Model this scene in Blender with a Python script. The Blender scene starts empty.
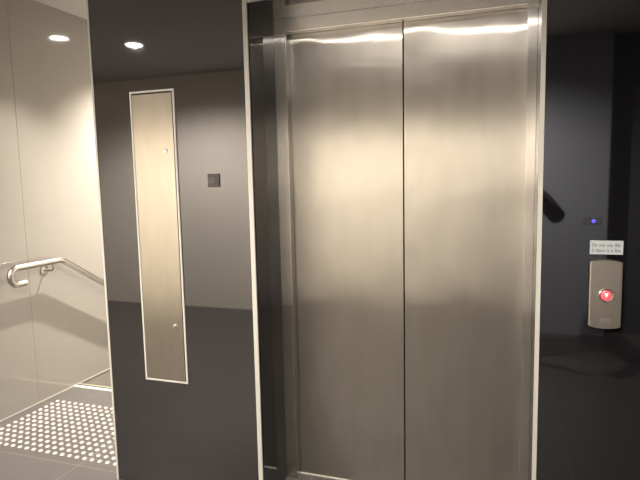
import bpy, bmesh, math
from mathutils import Vector, Matrix

S = bpy.context.scene
COL = S.collection
PI = math.pi

# ------------------------------------------------------------------ materials
def new_mat(name):
    m = bpy.data.materials.new(name); m.use_nodes = True
    nt = m.node_tree
    b = nt.nodes['Principled BSDF']
    return m, nt, b

def plain(name, col, rough=0.5, metal=0.0, spec=0.5, noise=0.0, nscale=30, emit=None, estr=0.0):
    m, nt, b = new_mat(name)
    b.inputs['Base Color'].default_value = (*col, 1)
    b.inputs['Roughness'].default_value = rough
    b.inputs['Metallic'].default_value = metal
    b.inputs['Specular IOR Level'].default_value = spec
    if noise:
        tc = nt.nodes.new('ShaderNodeTexCoord'); n = nt.nodes.new('ShaderNodeTexNoise')
        n.inputs['Scale'].default_value = nscale; n.inputs['Detail'].default_value = 4
        nt.links.new(tc.outputs['Object'], n.inputs['Vector'])
        mx = nt.nodes.new('ShaderNodeMix'); mx.data_type = 'RGBA'
        mx.inputs[6].default_value = (*[c * (1 - noise) for c in col], 1)
        mx.inputs[7].default_value = (*[min(1, c * (1 + noise)) for c in col], 1)
        nt.links.new(n.outputs['Fac'], mx.inputs[0])
        nt.links.new(mx.outputs[2], b.inputs['Base Color'])
    if emit:
        b.inputs['Emission Color'].default_value = (*emit, 1)
        b.inputs['Emission Strength'].default_value = estr
    return m

def brushed(name, col, rough, aniso, tangent=(1, 0, 0), wave=0.0, smudge=0.0, wscale=(1.2, 1, 2.2), grain=0.0, gw=0.3):
    """brushed stainless: wider highlight across the tangent, long soft dents and faint wiping marks"""
    m, nt, b = new_mat(name)
    N = nt.nodes.new; L = nt.links.new
    b.inputs['Base Color'].default_value = (*col, 1)
    b.inputs['Metallic'].default_value = 1.0
    b.inputs['Roughness'].default_value = rough
    b.inputs['Anisotropic'].default_value = aniso
    t = N('ShaderNodeCombineXYZ')
    for i in range(3): t.inputs[i].default_value = tangent[i]
    L(t.outputs[0], b.inputs['Tangent'])
    tc = N('ShaderNodeTexCoord')
    if smudge:
        mp = N('ShaderNodeMapping'); mp.inputs['Scale'].default_value = (7, 7, 2.0)
        L(tc.outputs['Object'], mp.inputs['Vector'])
        n = N('ShaderNodeTexNoise'); n.inputs['Scale'].default_value = .9
        n.inputs['Detail'].default_value = 2; n.inputs['Distortion'].default_value = .3
        L(mp.outputs[0], n.inputs['Vector'])
        mr = N('ShaderNodeMapRange'); mr.inputs[1].default_value = .25; mr.inputs[2].default_value = .75
        mr.inputs[3].default_value = gw - smudge; mr.inputs[4].default_value = gw + smudge
        L(n.outputs['Fac'], mr.inputs[0])
    if wave:
        mp2 = N('ShaderNodeMapping'); mp2.inputs['Scale'].default_value = wscale
        L(tc.outputs['Object'], mp2.inputs['Vector'])
        n2 = N('ShaderNodeTexNoise'); n2.inputs['Scale'].default_value = 1.6; n2.inputs['Detail'].default_value = 0.5
        L(mp2.outputs[0], n2.inputs['Vector'])
        bp = N('ShaderNodeBump'); bp.inputs['Strength'].default_value = 1.0; bp.inputs['Distance'].default_value = wave
        L(n2.outputs['Fac'], bp.inputs['Height']); L(bp.outputs[0], b.inputs['Normal'])
    if grain:
        # the polished floor of the brush grooves: a second, sharper reflection spread sideways by hairline grooves
        b2 = N('ShaderNodeBsdfPrincipled')
        b2.inputs['Base Color'].default_value = (*col, 1); b2.inputs['Metallic'].default_value = 1
        b2.inputs['Roughness'].default_value = .09; b2.inputs['Anisotropic'].default_value = 1.0
        L(t.outputs[0], b2.inputs['Tangent'])
        sp = N('ShaderNodeSeparateXYZ'); L(tc.outputs['Object'], sp.inputs[0])
        tot = None
        for f in (9173.0, 6311.0):
            q = N('ShaderNodeMath'); q.operation = 'MULTIPLY'; q.inputs[1].default_value = f; L(sp.outputs[0], q.inputs[0])
            w = N('ShaderNodeTexWhiteNoise'); w.noise_dimensions = '1D'; L(q.outputs[0], w.inputs['W'])
            c = N('ShaderNodeMath'); c.operation = 'SUBTRACT'; c.inputs[1].default_value = .5; L(w.outputs['Value'], c.inputs[0])
            if tot is None: tot = c
            else:
                a = N('ShaderNodeMath'); a.operation = 'ADD'; L(tot.outputs[0], a.inputs[0]); L(c.outputs[0], a.inputs[1]); tot = a
        k = N('ShaderNodeMath'); k.operation = 'MULTIPLY'; k.inputs[1].default_value = grain; L(tot.outputs[0], k.inputs[0])
        cv = N('ShaderNodeCombineXYZ'); L(k.outputs[0], cv.inputs[0])
        va = N('ShaderNodeVectorMath'); va.operation = 'ADD'; L(cv.outputs[0], va.inputs[1])
        if wave: L(bp.outputs[0], va.inputs[0])
        else:
            g = N('ShaderNodeNewGeometry'); L(g.outputs['Normal'], va.inputs[0])
        nn = N('ShaderNodeVectorMath'); nn.operation = 'NORMALIZE'; L(va.outputs[0], nn.inputs[0])
        L(nn.outputs[0], b2.inputs['Normal'])
        ms = N('ShaderNodeMixShader'); ms.inputs[0].default_value = gw
        if smudge: L(mr.outputs[0], ms.inputs[0])
        L(b.outputs[0], ms.inputs[1]); L(b2.outputs[0], ms.inputs[2])
        L(ms.outputs[0], nt.nodes['Material Output'].inputs['Surface'])
    return m

def tile_mat(name, base, grout):
    """large square floor tiles, joints at x = -0.90 + k*0.6075, y = 0.05 + k*0.6075"""
    m, nt, b = new_mat(name)
    N = nt.nodes.new; L = nt.links.new
    tc = N('ShaderNodeTexCoord'); sp = N('ShaderNodeSeparateXYZ'); L(tc.outputs['Object'], sp.inputs[0])
    outs = []
    cells = []
    for ax, off in ((0, -0.90), (1, 0.05)):
        a = N('ShaderNodeMath'); a.operation = 'SUBTRACT'; L(sp.outputs[ax], a.inputs[0]); a.inputs[1].default_value = off - 0.6075 * 40
        d = N('ShaderNodeMath'); d.operation = 'DIVIDE'; L(a.outputs[0], d.inputs[0]); d.inputs[1].default_value = 0.6075
        fr = N('ShaderNodeMath'); fr.operation = 'FRACT'; L(d.outputs[0], fr.inputs[0])
        fl = N('ShaderNodeMath'); fl.operation = 'FLOOR'; L(d.outputs[0], fl.inputs[0]); cells.append(fl)
        s = N('ShaderNodeMath'); s.operation = 'SUBTRACT'; L(fr.outputs[0], s.inputs[0]); s.inputs[1].default_value = .5
        ab = N('ShaderNodeMath'); ab.operation = 'ABSOLUTE'; L(s.outputs[0], ab.inputs[0])
        g = N('ShaderNodeMath'); g.operation = 'GREATER_THAN'; L(ab.outputs[0], g.inputs[0]); g.inputs[1].default_value = .5 - .0035
        outs.append(g)
    mxm = N('ShaderNodeMath'); mxm.operation = 'MAXIMUM'; L(outs[0].outputs[0], mxm.inputs[0]); L(outs[1].outputs[0], mxm.inputs[1])
    cc = N('ShaderNodeCombineXYZ'); L(cells[0].outputs[0], cc.inputs[0]); L(cells[1].outputs[0], cc.inputs[1])
    wn = N('ShaderNodeTexWhiteNoise'); wn.noise_dimensions = '2D'; L(cc.outputs[0], wn.inputs['Vector'])
    nz = N('ShaderNodeTexNoise'); nz.inputs['Scale'].default_value = 14; nz.inputs['Detail'].default_value = 6
    L(tc.outputs['Object'], nz.inputs['Vector'])
    ad = N('ShaderNodeMath'); ad.operation = 'ADD'; L(wn.outputs['Value'], ad.inputs[0]); L(nz.outputs['Fac'], ad.inputs[1])
    mr = N('ShaderNodeMapRange'); mr.inputs[2].default_value = 2; mr.inputs[3].default_value = .88; mr.inputs[4].default_value = 1.12
    L(ad.outputs[0], mr.inputs[0])
    vs = N('ShaderNodeVectorMath'); vs.operation = 'SCALE'; vs.inputs[0].default_value = base; L(mr.outputs[0], vs.inputs['Scale'])
    mx = N('ShaderNodeMix'); mx.data_type = 'RGBA'
    L(mxm.outputs[0], mx.inputs[0]); L(vs.outputs[0], mx.inputs[6]); mx.inputs[7].default_value = (*grout, 1)
    L(mx.outputs[2], b.inputs['Base Color'])
    b.inputs['Roughness'].default_value = .28
    bp = N('ShaderNodeBump'); bp.inputs['Strength'].default_value = .3; bp.inputs['Distance'].default_value = .002; bp.invert = True
    L(mxm.outputs[0], bp.inputs['Height']); L(bp.outputs[0], b.inputs['Normal'])
    return m

M = {}
M['tile'] = tile_mat('grey_floor_tile', (.066, .062, .060), (.14, .13, .115))
M['panel'] = plain('beige_gloss_wall_panel', (.195, .184, .168), .07, spec=.5, noise=.015, nscale=3)
M['room'] = plain('warm_painted_wall', (.84, .79, .71), .6, noise=.02, nscale=4)
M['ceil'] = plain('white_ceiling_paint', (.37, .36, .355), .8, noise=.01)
M['black'] = plain('charcoal_back_painted_glass', (.004, .0038, .0045), .03, spec=.5); M['black'].node_tree.nodes['Principled BSDF'].inputs['IOR'].default_value = 2.12; M['black'].node_tree.nodes['Principled BSDF'].inputs['Specular Tint'].default_value = (.96, .95, 1, 1)
M['cool'] = plain('cool_grey_wall', (.26, .28, .32), .6)
M['navy'] = plain('dark_blue_wall', (.05, .055, .075), .6)
M['edge'] = plain('pale_satin_edge_strip', (.33, .32, .295), .4, metal=0.0, noise=.01)
M['steel'] = brushed('brushed_stainless_door', (.405, .385, .36), .30, .9, (1, 0, 0), wave=.0045, smudge=.09, wscale=(2.4, 1, 2.2), grain=.45, gw=.36)
M['frame_steel'] = brushed('brushed_stainless_frame', (.50, .485, .47), .25, .9, (1, 0, 0), wave=.002, grain=.3, gw=.4)
M['riser_steel'] = brushed('brushed_stainless_cover', (.50, .465, .41), .30, .9, (1, 0, 0), wave=.0006, smudge=.12, grain=.4, gw=.25)
M['plate_steel'] = brushed('satin_stainless_plate', (.52, .48, .43), .32, .6, (1, 0, 0))
M['tube'] = plain('satin_steel_tube', (.36, .34, .32), .3, metal=1)
M['chrome'] = plain('bright_lock_metal', (.8, .78, .75), .15, metal=1)
M['stud'] = plain('pale_stainless_stud', (.48, .455, .42), .4, metal=.6)
M['nosing'] = plain('ribbed_aluminium_nosing', (.78, .76, .70), .35, metal=.5)
M['nosing_edge'] = plain('greenish_metal_edge', (.42, .43, .30), .4, metal=.4)
M['nosing_dark'] = plain('dark_grip_insert', (.05, .05, .045), .8)
M['dark'] = plain('shadow_gap_black', (.01, .01, .01), .8)
M['stringer'] = plain('grey_stair_side', (.20, .185, .16), .5, noise=.05)
M['sign'] = plain('pale_engraved_sign', (.27, .30, .315), .45)
M['ink'] = plain('dark_sign_lettering', (.04, .04, .045), .6)
M['brown'] = plain('dark_reflection_brown', (.022, .017, .018), .6)  # reflection tone put into the colour of the small square
M['greybrown'] = plain('grey_reflection_brown', (.042, .036, .037), .6)
M['red'] = plain('lit_red_push_button', (.55, .08, .10), .25, emit=(.9, .10, .17), estr=.22)
M['redw'] = plain('lit_white_arrow', (.9, .7, .7), .3, emit=(1, .62, .62), estr=.45)
M['redring'] = plain('polished_button_ring', (.75, .55, .55), .18, metal=1)
M['led'] = plain('blue_lamp', (.05, .05, .4), .3, emit=(.07, .06, 1), estr=1.3)
M['lens'] = plain('lit_lamp_lens', (1, 1, 1), .5, emit=(1, .93, .82), estr=120)
M['ringwhite'] = plain('white_lamp_ring', (.8, .8, .78), .4)
M['glass'] = plain('frosted_daylight_pane', (.5, .6, .7), .4, emit=(.45, .6, .9), estr=1.2)

# ------------------------------------------------------------------ builders
def box(bm, x0, x1, y0, y1, z0, z1, bev=0.0):
    vs = [bm.verts.new(p) for p in ((x0, y0, z0), (x1, y0, z0), (x1, y1, z0), (x0, y1, z0),
                                    (x0, y0, z1), (x1, y0, z1), (x1, y1, z1), (x0, y1, z1))]
    fs = [bm.faces.new([vs[i] for i in q]) for q in ((0, 3, 2, 1), (4, 5, 6, 7), (0, 1, 5, 4), (1, 2, 6, 5), (2, 3, 7, 6), (3, 0, 4, 7))]
    if bev:
        es = list({e for f in fs for e in f.edges})
        bmesh.ops.bevel(bm, geom=es, offset=bev, segments=2, affect='EDGES', profile=.7)

def prism(bm, pts, y0, y1, bev=0.0):
    """pts: (x,z) outline counter-clockwise as seen from -y; y0 front, y1 back"""
    a = [bm.verts.new((x, y0, z)) for x, z in pts]; b = [bm.verts.new((x, y1, z)) for x, z in pts]
    f = bm.faces.new(a); bm.faces.new(b[::-1])
    n = len(pts)
    for i in range(n): bm.faces.new((a[i], b[i], b[(i + 1) % n], a[(i + 1) % n]))
    if bev:
        bmesh.ops.bevel(bm, geom=list(f.edges), offset=bev, segments=3, affect='EDGES', profile=.5)

def lathe(bm, prof, centre, axis='z', n=24):
    """prof: (radius, height) list; a surface of revolution about the axis through centre"""
    c = Vector(centre)
    rings = []
    for r, h in prof:
        ring = []
        if r < 1e-6:
            p = {'z': Vector((0, 0, h)), 'y': Vector((0, h, 0)), 'x': Vector((h, 0, 0))}[axis]
            ring = [bm.verts.new(c + p)]
        else:
            for k in range(n):
                a = 2 * PI * k / n
                u, v = r * math.cos(a), r * math.sin(a)
                p = {'z': Vector((u, v, h)), 'y': Vector((u, h, v)), 'x': Vector((h, u, v))}[axis]
                ring.append(bm.verts.new(c + p))
        rings.append(ring)
    for A, B in zip(rings, rings[1:]):
        if len(A) == 1 and len(B) == 1: continue
        for k in range(n):
            k2 = (k + 1) % n
            if len(A) == 1: bm.faces.new((A[0], B[k], B[k2]))
            elif len(B) == 1: bm.faces.new((A[k], B[0], A[k2]))
            else: bm.faces.new((A[k], B[k], B[k2], A[k2]))

def tube(bm, path, r, n=16, cap=True):
    P = [Vector(p) for p in path]
    rings = []
    T0 = (P[1] - P[0]).normalized()
    ref = Vector((1, 0, 0)) if abs(T0.x) < .9 else Vector((0, 0, 1))
    for i, p in enumerate(P):
        if i == 0: t = (P[1] - P[0])
        elif i == len(P) - 1: t = P[-1] - P[-2]
        else: t = (P[i + 1] - P[i]).normalized() + (P[i] - P[i - 1]).normalized()
        t.normalize()
        u = (ref - t * ref.dot(t)).normalized(); v = t.cross(u)
        ref = u
        rr = r[i] if isinstance(r, (list, tuple)) else r
        rings.append([bm.verts.new(p + u * rr * math.cos(2 * PI * k / n) + v * rr * math.sin(2 * PI * k / n)) for k in range(n)])
    for A, B in zip(rings, rings[1:]):
        for k in range(n): bm.faces.new((A[k], A[(k + 1) % n], B[(k + 1) % n], B[k]))
    if cap:
        bm.faces.new(rings[0][::-1]); bm.faces.new(rings[-1])

def link(name, bm, mat, parent=None, smooth=False, loc=None):
    bmesh.ops.recalc_face_normals(bm, faces=bm.faces)
    me = bpy.data.meshes.new(name); bm.to_mesh(me); bm.free()
    if smooth:
        for p in me.polygons: p.use_smooth = True
        try: me.set_sharp_from_angle(angle=math.radians(40))
        except Exception: pass
    for m in (mat if isinstance(mat, (list, tuple)) else [mat]): me.materials.append(m)
    o = bpy.data.objects.new(name, me); COL.objects.link(o)
    if parent: o.parent = parent
    if loc: o.location = loc
    return o

def tag(o, label, cat, group=None):
    o['label'] = label; o['category'] = cat
    if group: o['group'] = group
    return o

def thing(name, label, cat, loc=(0, 0, 0), group=None):
    o = bpy.data.objects.new(name, None); o.empty_display_size = .05; COL.objects.link(o); o.location = loc
    return tag(o, label, cat, group)

def struct(o, label=None, cat=None):
    o['kind'] = 'structure'
    if label: tag(o, label, cat)
    return o

def boxes(name, lst, mat, parent=None, bev=0.0, loc=None):
    bm = bmesh.new()
    for b in lst: box(bm, *b, bev)
    return link(name, bm, mat, parent, loc=loc)

# ------------------------------------------------------------------ dimensions (metres)
CEIL = 2.69
LW = -2.99            # stair side wall face
WL = -1.8140          # free end of the dark lift wall
OX0, OX1, OZ = -1.018, 0.102, 2.190   # lift opening
RD = 0.2646           # reveal depth
DY = 0.320            # face of the lift doors
OPP = -3.45           # wall opposite the lift
LEFT, RIGHT = -6.0, 3.6
NOSE = 0.955
BACK = 3.95

# ------------------------------------------------------------------ the setting
struct(boxes('floor', [(LEFT, RIGHT, OPP, 0, -.15, 0), (LW, WL, 0, NOSE, -.15, 0), (OX0, OX1, 0, DY, -.15, 0)], M['tile']),
       'grey square floor tiles with pale joints in front of the lift and stairs', 'floor')
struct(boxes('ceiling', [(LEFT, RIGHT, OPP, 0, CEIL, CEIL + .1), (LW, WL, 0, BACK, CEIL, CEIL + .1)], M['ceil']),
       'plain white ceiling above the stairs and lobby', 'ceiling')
# dark glossy wall around the lift, one mesh with the returns of the opening
struct(boxes('wall_lift', [(WL, OX0, 0, RD + .12, 0, CEIL), (OX1, RIGHT, 0, RD + .12, 0, CEIL), (OX0, OX1, 0, RD + .12, OZ, CEIL)], M['black']),
       'glossy charcoal wall panels around the lift doors', 'wall')
# stair side wall: three glossy beige panels with fine open joints
def left_wall():
    bm = bmesh.new()
    J = .638
    for a, b in ((0, J - .0008), (J + .0008, J + 1.2), (J + 1.2016, BACK)):
        box(bm, LW - .012, LW, a, b, 0, CEIL, .0008)
    box(bm, LW - .12, LW - .012, 0, BACK, 0, CEIL)
    return link('wall_left', bm, M['panel'])
struct(left_wall(), 'glossy beige panelled wall beside the stairs behind the handrail', 'wall')
struct(boxes('baseboard_left', [(LW, LW + .004, 0.0, BACK, 0.0, .007)], M['edge']), 'thin pale strip at the foot of the beige wall', 'baseboard')
struct(boxes('trim_1', [(LW - .12, LW, NOSE, BACK, -2.0, 0)], M['stringer']), 'grey stair side below the beige wall beyond the top step', 'trim')
struct(boxes('wall_shaft', [(WL, WL + .12, RD + .12, BACK, -2.0, CEIL)], M['room']))
struct(boxes('wall_back', [(LW - .12, WL + .12, BACK, BACK + .1, -2.0, CEIL)], M['room']))
struct(boxes('wall_opposite', [(LEFT, .25, OPP - .1, OPP, 0, CEIL)], M['room']))
struct(boxes('wall_opposite_right', [(.25, .84, OPP - .1, -3.28, 0, CEIL)], M['cool']))
struct(boxes('wall_recess', [(.84, RIGHT, OPP - .1, OPP, 0, CEIL)], M['navy']))
struct(boxes('wall_end_left', [(LEFT - .1, LEFT, OPP, .1, 0, CEIL)], M['room']))
struct(boxes('wall_return', [(LEFT, LW - .12, 0, .1, 0, CEIL)], M['room']))
struct(boxes('wall_end_right', [(RIGHT, RIGHT + .1, OPP, .1, 0, CEIL)], M['room']))
# edge strips
struct(boxes('trim_2', [(WL - .010, WL, -.003, .05, 0, CEIL)], M['edge'], bev=.001), 'thin pale edge strip at the left end of the charcoal wall', 'trim')
struct(boxes('trim_3', [(OX0 - .0205, OX0, -.008, .010, 0, OZ + .016), (OX1, OX1 + .0155, -.008, .010, 0, OZ + .016), (OX0, OX1, -.008, .010, OZ, OZ + .016)], M['edge'], bev=.0012),
       'white edge strip framing the lift opening', 'trim')
# stairs going down behind the lift wall
def stairs():
    bm = bmesh.new()
    z = 0.0; y = NOSE
    for k in range(10):
        z -= .172
        box(bm, LW, WL, y, y + .285, z - .2, z)
        y += .285
    box(bm, LW, WL, y, BACK, z - .2, z)
    return link('floor_stairs', bm, M['tile'])
struct(stairs(), 'flight of grey steps going down behind the charcoal wall', 'stairs')

# step nosing
n = thing('stair_nosing', 'pale metal nosing strip with dark insert along the top step edge', 'stair nosing', (LW, NOSE, 0))
boxes('front_strip', [(0.004, WL - LW, -.010, .016, 0, .004)], M['nosing'], n, bev=.001)
boxes('grip_insert', [(0.004, WL - LW, .016, .040, 0, .0025)], M['nosing_dark'], n)
boxes('edge_strip', [(0.004, WL - LW, .042, .050, -.012, .004)], M['nosing_edge'], n, bev=.001)
boxes('tread_bed', [(0.004, WL - LW, 0, .040, -.03, 0)], M['nosing_dark'], n)

# ------------------------------------------------------------------ lift doors and frame
def leaf(x0, x1, label):
    r = thing('lift_door', label, 'lift door', ((x0 + x1) / 2, DY, 0.006))
    hw = (x1 - x0) / 2
    boxes('door_skin', [(-hw, hw, 0, .028, 0, 2.126)], M['steel'], r, bev=.0015)
    return r
SEAM = -.4375
leaf(-.985, SEAM - .0029, 'left brushed steel lift door leaf beside the left steel jamb')
leaf(SEAM + .0029, .095, 'right brushed steel lift door leaf nearer the call panel')
fr = thing('lift_door_frame', 'stainless steel jambs and head set back inside the lift opening', 'door frame', ((OX0 + OX1) / 2, RD, 0))
cx = (OX0 + OX1) / 2
boxes('jamb', [(OX0 - cx, -.9616 - cx, 0, .052, .001, 2.19)], M['frame_steel'], fr, bev=.0012)
boxes('jamb', [(.0645 - cx, OX1 - cx, 0, .052, .001, 2.19)], M['frame_steel'], fr, bev=.0012)
boxes('head', [(-.9616 - cx, .0645 - cx, 0, .052, 2.132, 2.19)], M['frame_steel'], fr, bev=.0012)
lk = bmesh.new(); lathe(lk, [(0, -.003), (.006, -.003), (.0075, 0)], (-.206 - cx, 0, 2.143), 'y', 20)
link('release_keyhole', lk, M['frame_steel'], fr, smooth=True)
boxes('sill', [(OX0, OX1, DY - .004, DY + .06, -.02, .004)], M['nosing']).name = 'door_sill'
tag(bpy.data.objects['door_sill'], 'thin pale metal sill under the lift doors', 'door sill')
struct(boxes('wall_lift_back', [(OX0 - .2, OX1 + .2, DY + .07, DY + .10, 0, CEIL)], M['dark']))

# ------------------------------------------------------------------ tall steel cover in the left dark panel
PX0, PX1, PZ0, PZ1 = -1.6155, -1.3840, .5405, 1.8755
pc = (PX0 + PX1) / 2
ac = thing('riser_cupboard', 'tall narrow brushed steel cupboard door with pale frame in the charcoal wall', 'cupboard', (pc, 0, PZ0))
w = (PX1 - PX0) / 2; h = PZ1 - PZ0; t = .0085
boxes('frame', [(-w, w, -.006, 0, 0, t), (-w, w, -.006, 0, h - t, h), (-w, -w + t, -.006, 0, t, h - t), (w - t, w, -.006, 0, t, h - t)], M['edge'], ac, bev=.0008)
boxes('shadow_gap', [(-w + t, w - t, -.0004, 0, t, h - t)], M['dark'], ac)
boxes('door', [(-w + t + .002, w - t - .0055, -.004, -.0004, t + .004, h - t - .007)], M['riser_steel'], ac, bev=.0006)
door = ac.children[-1] if ac.children else None
door = [o for o in bpy.data.objects if o.name == 'door'][0]
for kx, kz in ((-1.4391, 1.608), (-1.4391, .8106)):
    bm = bmesh.new(); lathe(bm, [(.0095, 0), (.0095, -.004), (.0075, -.007), (.0, -.0075)], (kx - pc, -.004, kz - PZ0), 'y', 20)
    box(bm, kx - pc - .0012, kx - pc + .0012, -.0122, -.0110, kz - PZ0 - .005, kz - PZ0 + .005)
    link('lock', bm, M['chrome'], door, smooth=True)

# ------------------------------------------------------------------ blurry reflection in the dark wall, built as a small square plate
sq = thing('reflection_square', 'reflection built as a small dark square plate on the charcoal wall between cupboard and lift', 'reflection stand-in', (-1.206, 0, 1.473))
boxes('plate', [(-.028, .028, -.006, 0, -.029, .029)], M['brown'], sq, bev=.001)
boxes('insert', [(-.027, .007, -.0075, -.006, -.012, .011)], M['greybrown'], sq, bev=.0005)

# ------------------------------------------------------------------ call panel, sign, blue lamp
CX, CZ0, CZ1 = .3268, .9255, 1.1675
cp = thing('lift_call_panel', 'tall steel lift call panel with one lit red button on the charcoal wall', 'call panel', (CX, 0, CZ0))
def call_plate():
    hw = .0515; hh = CZ1 - CZ0; arc = .007; pts = []
    for k in range(13):
        u = -1 + 2 * k / 12; pts.append((hw * u, arc * u * u))              # lower edge bows downwards
    for k in range(13):
        u = 1 - 2 * k / 12; pts.append((hw * u, hh - arc * u * u))          # upper edge bows upwards
    bm = bmesh.new(); prism(bm, pts, -.016, .0006, .004)
    return link('face_plate', bm, M['plate_steel'], cp)
call_plate()
bz = 1.0445 - CZ0; bx = .3296 - CX
bm = bmesh.new(); lathe(bm, [(.0245, -.016), (.0245, -.0185), (.0225, -.020), (.0185, -.0195), (.0185, -.0165)], (bx, 0, bz), 'y', 32)
ring = link('button_ring', bm, M['redring'], cp, smooth=True)
bm = bmesh.new(); lathe(bm, [(.0183, -.016), (.0183, -.0195), (.016, -.021), (0, -.0215)], (bx, 0, bz), 'y', 32)
btn = link('button', bm, M['red'], cp, smooth=True); btn['label'] = 'glowing red round call button'
bm = bmesh.new(); prism(bm, [(bx - .0065, bz + .008), (bx, bz - .006), (bx + .0065, bz + .008)], -.0225, -.0212)
link('arrow', bm, M['redw'], btn)
boxes('badge', [(.3150 - CX, .3465 - CX, -.0175, -.016, .9455 - CZ0, .9612 - CZ0)], brushed('badge_steel', (.62, .57, .52), .3, .2), cp, bev=.0006)

def text_mesh(name, body, size, mat, parent, loc, width=None):
    cu = bpy.data.curves.new(name, 'FONT'); cu.body = body; cu.size = size; cu.extrude = .0003; cu.offset = .0001; cu.space_word = 1.5
    cu.align_x = 'LEFT'; cu.align_y = 'BOTTOM_BASELINE'
    o = bpy.data.objects.new(name + '_tmp', cu); COL.objects.link(o)
    dg = bpy.context.evaluated_depsgraph_get()
    me = bpy.data.meshes.new_from_object(o.evaluated_get(dg)); bpy.data.objects.remove(o)
    xs = [v.co.x for v in me.vertices]
    sx = width / (max(xs) - min(xs)) if width else 1
    x0 = min(xs)
    for v in me.vertices: v.co = Vector(((v.co.x - x0) * sx, -v.co.z, v.co.y))
    me.materials.clear(); me.materials.append(mat)
    r = bpy.data.objects.new(name, me); COL.objects.link(r); r.parent = parent; r.location = loc
    return r
sg = thing('notice_sign', 'small pale notice with two lines of dark text above the call panel', 'sign', (.327, 0, 1.1865))
boxes('board', [(-.052, .052, -.003, 0, 0, .0485)], M['sign'], sg, bev=.0006)
text_mesh('text_line', 'Do not use lifts', .0165, M['ink'], sg, (-.0455, -.0032, .0275), .089)
text_mesh('text_line', 'if there is a fire', .0165, M['ink'], sg, (-.0455, -.0032, .0085), .089)

bl = thing('indicator_lamp', 'small dark indicator with a tiny blue light above the notice', 'indicator lamp', (.284, 0, 1.303))
boxes('housing', [(-.034, .026, -.004, .0006, -.012, .011)], plain('dark_indicator_glass', (.02, .02, .022), .12), bl, bev=.001)
bm = bmesh.new(); lathe(bm, [(.0065, -.004), (.0060, -.0058), (0, -.0066)], (0, 0, 0), 'y', 20)
link('blue_light', bm, M['led'], bl, smooth=True)

# ------------------------------------------------------------------ handrail
RX = LW + .085
def arc(cy, cz, r, a0, a1, n):
    return [(RX, cy + r * math.cos(a0 + (a1 - a0) * k / n), cz + r * math.sin(a0 + (a1 - a0) * k / n)) for k in range(n + 1)]
hr = thing('handrail', 'round satin steel handrail with hooked end on the beige stair wall', 'handrail', (LW, .72, .93))
RZ = .957; rr = .052
path = [(RX, .530, RZ - 2 * rr)] + arc(.474, RZ - rr, rr, -PI / 2, -3 * PI / 2, 14)
by = .842; sl = math.tan(math.radians(31.5))
path += [(RX, .62, RZ), (RX, by - .035, RZ), (RX, by - .012, RZ - .0015), (RX, by + .010, RZ - .008), (RX, by + .03, RZ - .019)]
for yy in (1.2, 1.8, 2.6, 3.4): path.append((RX, yy, RZ - (yy - by - .001) * sl))
bm = bmesh.new(); tube(bm, [(x - LW, y - .72, z - .93) for x, y, z in path], .020, 20)
link('rail', bm, M['tube'], hr, smooth=True)
def bracket(y, z):
    bm = bmesh.new()
    pts = [(RX - LW, y, z - .018), (RX - LW, y, z - .045), (RX - LW - .006, y, z - .058), (RX - LW - .02, y, z - .064), (.004, y, z - .064)]
    tube(bm, [(a, b - .72, c - .93) for a, b, c in pts], .0065, 12)
    b = link('bracket', bm, M['tube'], hr, smooth=True)
    bm = bmesh.new(); lathe(bm, [(0, .007), (.030, .007), (.034, .004), (.034, 0)], (0, y - .72, z - .064 - .93), 'x', 28)
    link('wall_rose', bm, M['tube'], b, smooth=True)
bracket(.765, RZ)
bracket(2.3, RZ - (2.3 - by) * sl)

# ------------------------------------------------------------------ tactile studs on the floor
proto = None
for i in range(21):
    for j in range(13):
        x = -2.893 + i * .0505; y = .118 + j * .0485
        if x > WL - .03: continue
        if proto is None:
            bm = bmesh.new()
            lathe(bm, [(.0132, 0), (.0130, .0010), (.0085, .0054), (.0, .0056)], (0, 0, 0), 'z', 20)
            proto = link('tactile_stud', bm, M['stud'], smooth=True)
            tag(proto, 'small round bright metal tactile stud in the grid on the grey tiles before the stairs', 'tactile stud', 'tactile studs before the stairs')
            o = proto
        else:
            o = proto.copy(); COL.objects.link(o)
        o.location = (x, y, 0)

# ------------------------------------------------------------------ downlights
def downlight(x, y, power, label, size=130, blend=1.0, batwing=False):
    d = thing('downlight', label, 'downlight', (x, y, CEIL), 'round ceiling downlights')
    bm = bmesh.new(); lathe(bm, [(.066, -.002), (.068, -.005), (.082, -.004), (.085, 0)], (0, 0, 0), 'z', 40)
    link('trim_ring', bm, M['ringwhite'], d, smooth=True)
    bm = bmesh.new(); lathe(bm, [(0, -.002), (.066, -.002)], (0, 0, 0), 'z', 40)
    link('lens', bm, M['lens'], d)
    li = bpy.data.lights.new('lamp', 'SPOT'); li.energy = power; li.spot_size = math.radians(size); li.spot_blend = blend
    li.shadow_soft_size = .012 if batwing else .025; li.color = (1, .91, .79)
    if batwing:                                          # wide batwing optic: weaker straight down, stronger towards the walls
        li.use_nodes = True; nt = li.node_tree; em = nt.nodes['Emission']
        tc = nt.nodes.new('ShaderNodeTexCoord'); sp = nt.nodes.new('ShaderNodeSeparateXYZ'); nt.links.new(tc.outputs['Normal'], sp.inputs[0])
        ab = nt.nodes.new('ShaderNodeMath'); ab.operation = 'ABSOLUTE'; nt.links.new(sp.outputs[2], ab.inputs[0])
        mr = nt.nodes.new('ShaderNodeMapRange'); mr.inputs[1].default_value = .45; mr.inputs[2].default_value = .95
        mr.inputs[3].default_value = 1.45; mr.inputs[4].default_value = .5
        nt.links.new(ab.outputs[0], mr.inputs[0]); nt.links.new(mr.outputs[0], em.inputs['Strength'])
    lo = bpy.data.objects.new('lamp', li); COL.objects.link(lo); lo.parent = d; lo.location = (0, 0, -.005)
downlight(-2.42, 1.65, 1650, 'round lit downlight in the ceiling above the stairs', 114)
downlight(-3.15, -2.09, 950, 'round lit downlight in the lobby ceiling left of the lift', 156, .7, True)
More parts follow.
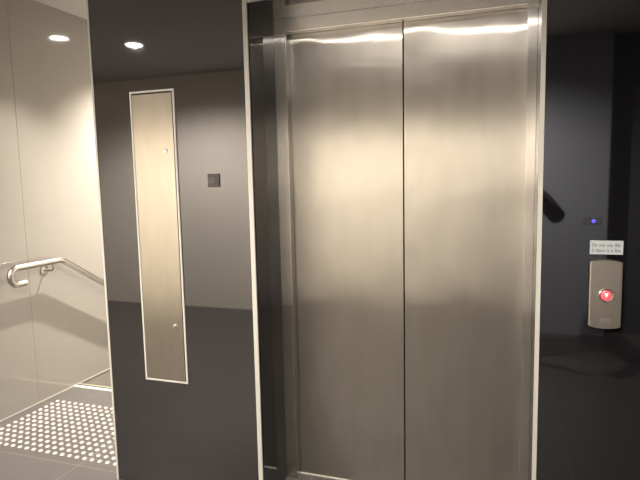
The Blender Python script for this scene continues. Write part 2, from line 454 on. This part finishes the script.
downlight(-.55, -2.06, 950, 'round lit downlight in the lobby ceiling in front of the lift', 156, .7, True)

downlight(-2.42, -.45, 50, 'added out-of-frame fill downlight in the ceiling before the stairs', 110)  # unseen fill light, added to brighten the studded floor

# ------------------------------------------------------------------ the person taking the picture (seen only as a reflection)
M['skin'] = plain('light_skin', (.50, .33, .25), .55, noise=.04)
M['top'] = plain('dark_knit_top', (.018, .016, .018), .85, noise=.1)
M['trousers'] = plain('dark_trousers', (.015, .016, .022), .85, noise=.1)
M['hair'] = plain('dark_brown_hair', (.03, .02, .014), .55, noise=.2)
M['shoe'] = plain('black_shoe_leather', (.012, .012, .012), .4)
M['eye'] = plain('eye_white', (.75, .73, .70), .25)
M['iris'] = plain('brown_iris', (.05, .03, .02), .2)
M['phone'] = plain('dark_phone_case', (.02, .02, .022), .25)

pe = thing('person', 'standing person in dark clothes holding up a phone, reflected beside the right edge strip', 'person', (0, -2.50, 0))
def skinned(name, mat, nodes, edges, parent):
    """nodes: (point, radius) ; edges: index pairs ; one continuous tapered surface"""
    me = bpy.data.meshes.new(name); me.from_pydata([tuple(Vector(p) - Vector((0, -2.50, 0))) for p, r in nodes], edges, []); me.update()
    o = bpy.data.objects.new(name + '_tmp', me); COL.objects.link(o)
    sm = o.modifiers.new('skin', 'SKIN'); sm.use_smooth_shade = True
    for k, d in enumerate(me.skin_vertices[0].data):
        r = nodes[k][1]; d.radius = r if isinstance(r, tuple) else (r, r); d.use_root = (k == 0)
    ss = o.modifiers.new('sub', 'SUBSURF'); ss.levels = 2; ss.render_levels = 2
    dg = bpy.context.evaluated_depsgraph_get()
    m2 = bpy.data.meshes.new_from_object(o.evaluated_get(dg)); bpy.data.objects.remove(o)
    m2.materials.clear(); m2.materials.append(mat)
    for p in m2.polygons: p.use_smooth = True
    m2.name = name
    b = bpy.data.objects.new(name, m2); COL.objects.link(b); b.parent = parent
    return b
class Chain:
    def __init__(self): self.n, self.e = [], []
    def __call__(self, p, r, par=None):
        self.n.append((p, r))
        if par is not None: self.e.append((par, len(self.n) - 1))
        return len(self.n) - 1
def figure():
    v = Chain()                                                        # body
    pel = v((0, -2.52, .93), (.125, .098)); wa = v((0, -2.515, 1.08), (.122, .095), pel)
    ch = v((0, -2.515, 1.24), (.150, .108), wa); up = v((0, -2.51, 1.36), (.105, .08), ch)
    nk = v((0, -2.49, 1.445), .050, up); jw = v((0, -2.452, 1.505), (.052, .060), nk)
    h2 = v((0, -2.470, 1.570), (.068, .084), jw); v((0, -2.480, 1.622), (.055, .066), h2)
    for sx in (-1, 1):
        sh = v((sx * .165, -2.50, 1.365), .055, up); ua = v((sx * .275, -2.42, 1.26), .047, sh)
        el = v((sx * .365, -2.32, 1.14), .041, ua); fa = v((sx * .255, -2.265, 1.26), .038, el)
        wr = v((sx * .125, -2.195, 1.395), .025, fa); pm = v((sx * .098, -2.168, 1.435), (.030, .017), wr)
        th = v((sx * .090, -2.178, 1.413), .0105, wr)
        t2 = v((sx * .068, -2.165, 1.418), .0095, th); v((sx * .045, -2.150, 1.428), .0085, t2)
        for dz, ln in ((.030, .92), (.013, 1.0), (-.004, .95), (-.020, .78)):
            a = v((sx * .083, -2.147, 1.452 + dz * .9), .0092, pm)
            b = v((sx * (.083 - .020 * ln), -2.121, 1.460 + dz), .0085, a)
            v((sx * (.083 - .046 * ln), -2.1145, 1.463 + dz), .0078, b)
        hp = v((sx * .085, -2.52, .86), .080, pel); kn = v((sx * .095, -2.495, .49), .054, hp)
        cf = v((sx * .10, -2.525, .34), .050, kn); an = v((sx * .105, -2.535, .095), .034, cf)
        v((sx * .105, -2.545, .045), .034, an)
        ft = v((sx * .115, -2.45, .045), (.034, .024), an); v((sx * .125, -2.37, .035), (.030, .018), ft)
    skinned('body', M['skin'], v.n, v.e, pe)
    v = Chain()                                                        # loose dark jumper
    a0 = v((0, -2.52, .84), (.150, .120)); a = v((0, -2.52, .95), (.156, .124), a0); b = v((0, -2.515, 1.08), (.150, .118), a)
    c = v((0, -2.515, 1.24), (.176, .128), b); d = v((0, -2.51, 1.36), (.125, .098), c); v((0, -2.497, 1.412), (.066, .062), d)
    for sx in (-1, 1):
        q = v((sx * .165, -2.50, 1.362), .070, d); q = v((sx * .275, -2.42, 1.255), .070, q)
        q = v((sx * .365, -2.32, 1.14), .066, q); q = v((sx * .262, -2.268, 1.252), .055, q); v((sx * .160, -2.214, 1.358), .040, q)
    skinned('jumper', M['top'], v.n, v.e, pe)
    v = Chain()                                                        # trousers
    pt = v((0, -2.52, 1.04), (.132, .104)); p0 = v((0, -2.52, .93), (.138, .110), pt)
    for sx in (-1, 1):
        q = v((sx * .088, -2.52, .85), .096, p0); q = v((sx * .097, -2.497, .49), .070, q); q = v((sx * .102, -2.53, .30), .064, q); v((sx * .106, -2.535, .070), .056, q)
    skinned('trousers', M['trousers'], v.n, v.e, pe)
    for sx in (-1, 1):
        v = Chain()
        q = v((sx * .105, -2.545, .045), (.042, .044)); q = v((sx * .114, -2.45, .046), (.044, .040), q); v((sx * .126, -2.355, .034), (.038, .030), q)
        skinned('shoe', M['shoe'], v.n, v.e, pe)
figure()
def ell(bm, c, r, seg=20, zmin=None):
    g = bmesh.ops.create_uvsphere(bm, u_segments=seg, v_segments=12, radius=1)
    bmesh.ops.scale(bm, vec=r, verts=g['verts']); bmesh.ops.translate(bm, vec=c, verts=g['verts'])
    return g['verts']
bm = bmesh.new(); vs = ell(bm, (0, .012, 1.580), (.082, .104, .104), 36)
cut = [q for q in vs if (q.co.y > .035 and q.co.z < 1.625) or q.co.z < 1.515]
bmesh.ops.delete(bm, geom=cut, context='VERTS')         # an open cap of hair that ends at the hairline
hair = link('hair', bm, M['hair'], pe, smooth=True)
so = hair.modifiers.new('thick', 'SOLIDIFY'); so.thickness = .012; so.offset = -1
for sx in (-1, 1):
    bm = bmesh.new(); ell(bm, (sx * .029, .094, 1.558), (.0115, .0085, .0070)); e = link('eye', bm, M['eye'], pe, smooth=True)
    bm = bmesh.new(); ell(bm, (sx * .029, .1012, 1.5575), (.0050, .0025, .0050)); link('iris', bm, M['iris'], e, smooth=True)
    bm = bmesh.new(); ell(bm, (sx * .078, .022, 1.545), (.008, .017, .030)); link('ear', bm, M['skin'], pe, smooth=True)
    bm = bmesh.new(); ell(bm, (sx * .029, .101, 1.574), (.017, .005, .0035)); link('eyebrow', bm, M['hair'], pe, smooth=True)
bm = bmesh.new(); ell(bm, (0, .106, 1.520), (.0115, .016, .014)); ell(bm, (0, .098, 1.538), (.0075, .012, .022)); link('nose', bm, M['skin'], pe, smooth=True)
bm = bmesh.new(); ell(bm, (0, .092, 1.488), (.022, .010, .0055)); link('mouth', bm, plain('lips', (.40, .17, .15), .5), pe, smooth=True)
ph = thing('phone', 'dark phone held up in both hands, facing the lift doors', 'phone', (0, -2.1335, 1.455))
boxes('case', [(-.062, .062, -.004, .004, -.030, .030)], M['phone'], ph, bev=.0035)
boxes('screen', [(-.052, .052, -.0045, -.004, -.026, .026)], plain('phone_screen', (.02, .02, .02), .05), ph)

# ------------------------------------------------------------------ world and camera
wd = bpy.data.worlds.new('World'); S.world = wd; wd.use_nodes = True
wd.node_tree.nodes['Background'].inputs[0].default_value = (.5, .5, .55, 1)
wd.node_tree.nodes['Background'].inputs[1].default_value = .05

cam = bpy.data.cameras.new('Camera'); co = bpy.data.objects.new('Camera', cam); COL.objects.link(co)
R = Vector((0.9457152, 0.3242977, -0.0213018)); U = Vector((-0.0154527, 0.1103401, 0.9937738)); F = Vector((-0.3246290, 0.9394978, -0.1093615))
co.matrix_world = Matrix(((R.x, U.x, -F.x, 0), (R.y, U.y, -F.y, -2.1), (R.z, U.z, -F.z, 1.465), (0, 0, 0, 1)))
cam.sensor_fit = 'HORIZONTAL'; cam.sensor_width = 36; cam.lens = 544.9 / 640 * 36
cam.clip_start = .02
S.camera = co
S.view_settings.view_transform = 'Standard'; S.view_settings.look = 'None'
S.view_settings.gamma = 1; S.view_settings.use_curve_mapping = False
S.view_settings.exposure = 0
